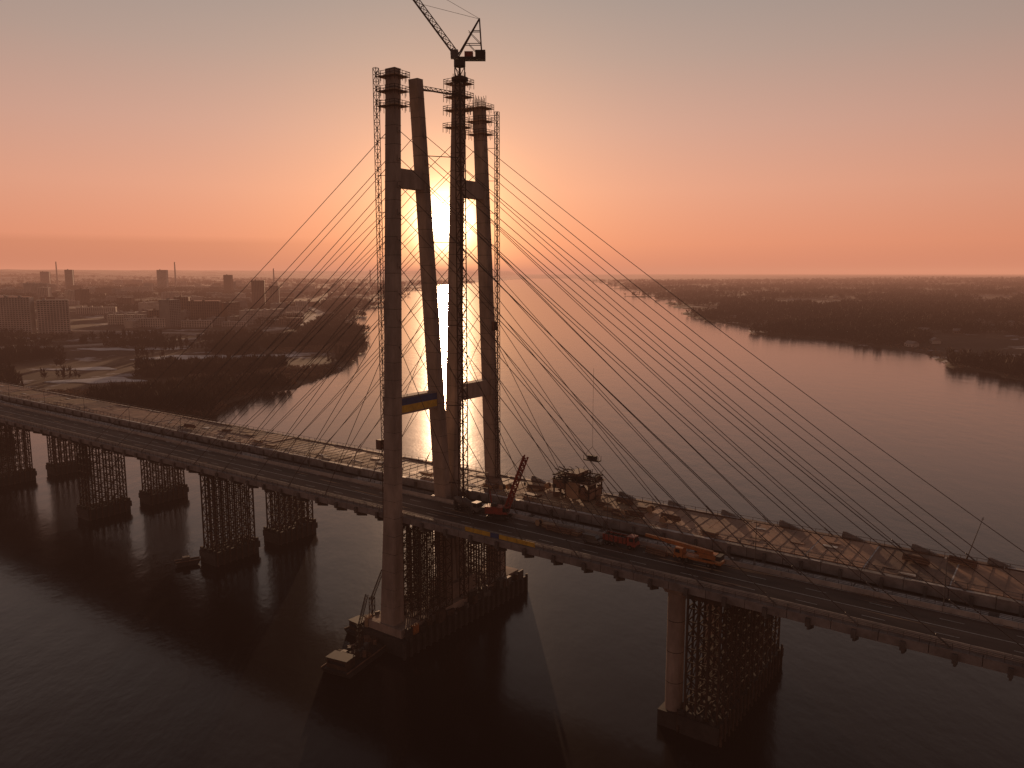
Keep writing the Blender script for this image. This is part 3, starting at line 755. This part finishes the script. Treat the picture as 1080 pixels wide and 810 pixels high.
for i in range(90):
    t=math.radians(R3.uniform(14,36)); r=850*(4000/850)**R3.random(); x=r*math.sin(t); y=r*math.cos(t); h,d=height(np.array([x]),np.array([y]))
    if d[0]<25: continue
    c=new('bld1','bld3','bld2','glass'); L,W=R3.uniform(9,18),R3.uniform(7,11); k=R3.choice(['bld1','bld2']); c.box(-L/2,L/2,-W/2,W/2,0,4.5,k)
    c.hexa([(-L/2-.5,-W/2-.5,4.5),(L/2+.5,-W/2-.5,4.5),(L/2+.5,W/2+.5,4.5),(-L/2-.5,W/2+.5,4.5),(-L/2-.5,-.1,8),(L/2+.5,-.1,8),(L/2+.5,.1,8),(-L/2-.5,.1,8)],'bld3')
    for q in (-.25,.05,.3): c.box(q*L,q*L+1.4,-W/2-.04,W/2+.04,1.4,3,'glass')
    obj('house',c,None,R3.uniform(0,3),(x,y,float(h[0])-.5))
# ------------------------------------------------------------------ haze
if HAZE:
    hm=bpy.data.materials.new('glowing_haze'); hm.use_nodes=True; nt=hm.node_tree; nt.nodes.remove(nt.nodes['Principled BSDF'])
    va=nt.nodes.new('ShaderNodeVolumeAbsorption'); va.inputs['Color'].default_value=(0,0,0,1); va.inputs['Density'].default_value=6.5e-5
    ve=nt.nodes.new('ShaderNodeEmission'); ve.inputs['Color'].default_value=(.70,.285,.17,1); ve.inputs['Strength'].default_value=6.5e-5  # warm emission in the volume stands in for sunlight scattered by haze
    ad=nt.nodes.new('ShaderNodeAddShader'); nt.links.new(va.outputs[0],ad.inputs[0]); nt.links.new(ve.outputs[0],ad.inputs[1])
    nt.links.new(ad.outputs[0],nt.nodes['Material Output'].inputs['Volume']); M['haze']=hm
    hb=new('haze'); hb.box(-40000,40000,-20000,42000,-20,230,'haze'); obj('glowing_haze',hb)
# ------------------------------------------------------------------ world
EL=math.radians(3.6); AZ=math.radians(-4.75)
sd=Vector((math.sin(AZ)*math.cos(EL),math.cos(AZ)*math.cos(EL),math.sin(EL)))
w=bpy.data.worlds.new('World'); scene.world=w; w.use_nodes=True; nt=w.node_tree; n=nt.nodes; l=nt.links; bg=n['Background']
sky=n.new('ShaderNodeTexSky'); sky.sky_type='NISHITA'; sky.sun_disc=False; sky.sun_elevation=EL; sky.sun_rotation=AZ; sky.dust_density=3; sky.air_density=1.2
tc=n.new('ShaderNodeTexCoord'); nm=n.new('ShaderNodeVectorMath'); nm.operation='NORMALIZE'; l.new(tc.outputs['Generated'],nm.inputs[0])
sp=n.new('ShaderNodeSeparateXYZ'); l.new(nm.outputs['Vector'],sp.inputs[0])
def math_(op,a,b=None,clamp=False):
    q=n.new('ShaderNodeMath'); q.operation=op; q.use_clamp=clamp
    for i,v in enumerate((a,b)):
        if v is None: continue
        if isinstance(v,(int,float)): q.inputs[i].default_value=v
        else: l.new(v,q.inputs[i])
    return q.outputs[0]
ramp=n.new('ShaderNodeValToRGB'); cr=ramp.color_ramp
stops=[(0.0,(.70,.25,.15)),(.035,(.82,.31,.18)),(.10,(.79,.37,.25)),(.17,(.65,.37,.285)),(.25,(.48,.345,.29)),(.34,(.345,.305,.28)),(.6,(.095,.082,.083)),(1,(.06,.056,.062))]
while len(cr.elements)<len(stops): cr.elements.new(.5)
for e,(p,c) in zip(cr.elements,stops): e.position=p; e.color=(*c,1)
l.new(math_('MAXIMUM',sp.outputs['Z'],0.0),ramp.inputs['Fac'])
dt=n.new('ShaderNodeVectorMath'); dt.operation='DOT_PRODUCT'; l.new(nm.outputs['Vector'],dt.inputs[0]); dt.inputs[1].default_value=sd
D=math_('MAXIMUM',dt.outputs['Value'],0.0)
side=math_('MULTIPLY_ADD',dt.outputs['Value'],.5); side.node.inputs[2].default_value=.5
side=math_('POWER',side,2.5); side=math_('MULTIPLY',side,.68); side=math_('ADD',side,.32)
def scale(colsock,f):
    v=n.new('ShaderNodeVectorMath'); v.operation='SCALE'
    if isinstance(colsock,tuple): v.inputs[0].default_value=colsock
    else: l.new(colsock,v.inputs[0])
    if isinstance(f,(int,float)): v.inputs['Scale'].default_value=f
    else: l.new(f,v.inputs['Scale'])
    return v.outputs[0]
def add(a,b):
    v=n.new('ShaderNodeVectorMath'); v.operation='ADD'; l.new(a,v.inputs[0]); l.new(b,v.inputs[1]); return v.outputs[0]
base=scale(ramp.outputs['Color'],side)
base=add(base,scale(sky.outputs['Color'],.004))
base=add(base,scale((.26,.12,.035),math_('POWER',D,60)))
base=add(base,scale((1.1,.6,.24),math_('POWER',D,420)))
base=add(base,scale((8,5.4,3.0),math_('POWER',D,2400)))
disc=math_('GREATER_THAN',D,math.cos(math.radians(1.1)))
base=add(base,scale((12,9,6),disc))
top=.043
lx=math_('MULTIPLY',sp.outputs['X'],-4.5); lx=math_('SUBTRACT',lx,.5,True)
cm=math_('SUBTRACT',top,sp.outputs['Z']); cm=math_('MULTIPLY',cm,120,True); cm=math_('MULTIPLY',cm,lx); cm=math_('MULTIPLY',cm,.14); cm=math_('SUBTRACT',1.0,cm)
base=scale(base,cm)
l.new(base,bg.inputs['Color']); bg.inputs['Strength'].default_value=1.0
sl=bpy.data.lights.new('sun','SUN'); sl.energy=5; sl.angle=math.radians(.5); sl.color=(1,.60,.35)
so=bpy.data.objects.new('sun',sl); COL.objects.link(so); so.rotation_euler=(-sd).to_track_quat('-Z','Y').to_euler(); so.location=(0,0,400)
cd=bpy.data.cameras.new('camera'); cd.sensor_width=36; cd.lens=36*830/1080; cd.clip_start=1; cd.clip_end=120000
co=bpy.data.objects.new('camera',cd); COL.objects.link(co); co.location=(0,0,98); co.rotation_euler=(math.radians(90-8.03),0,0); scene.camera=co
scene.view_settings.view_transform='Standard'; scene.view_settings.look='None'; scene.view_settings.exposure=0
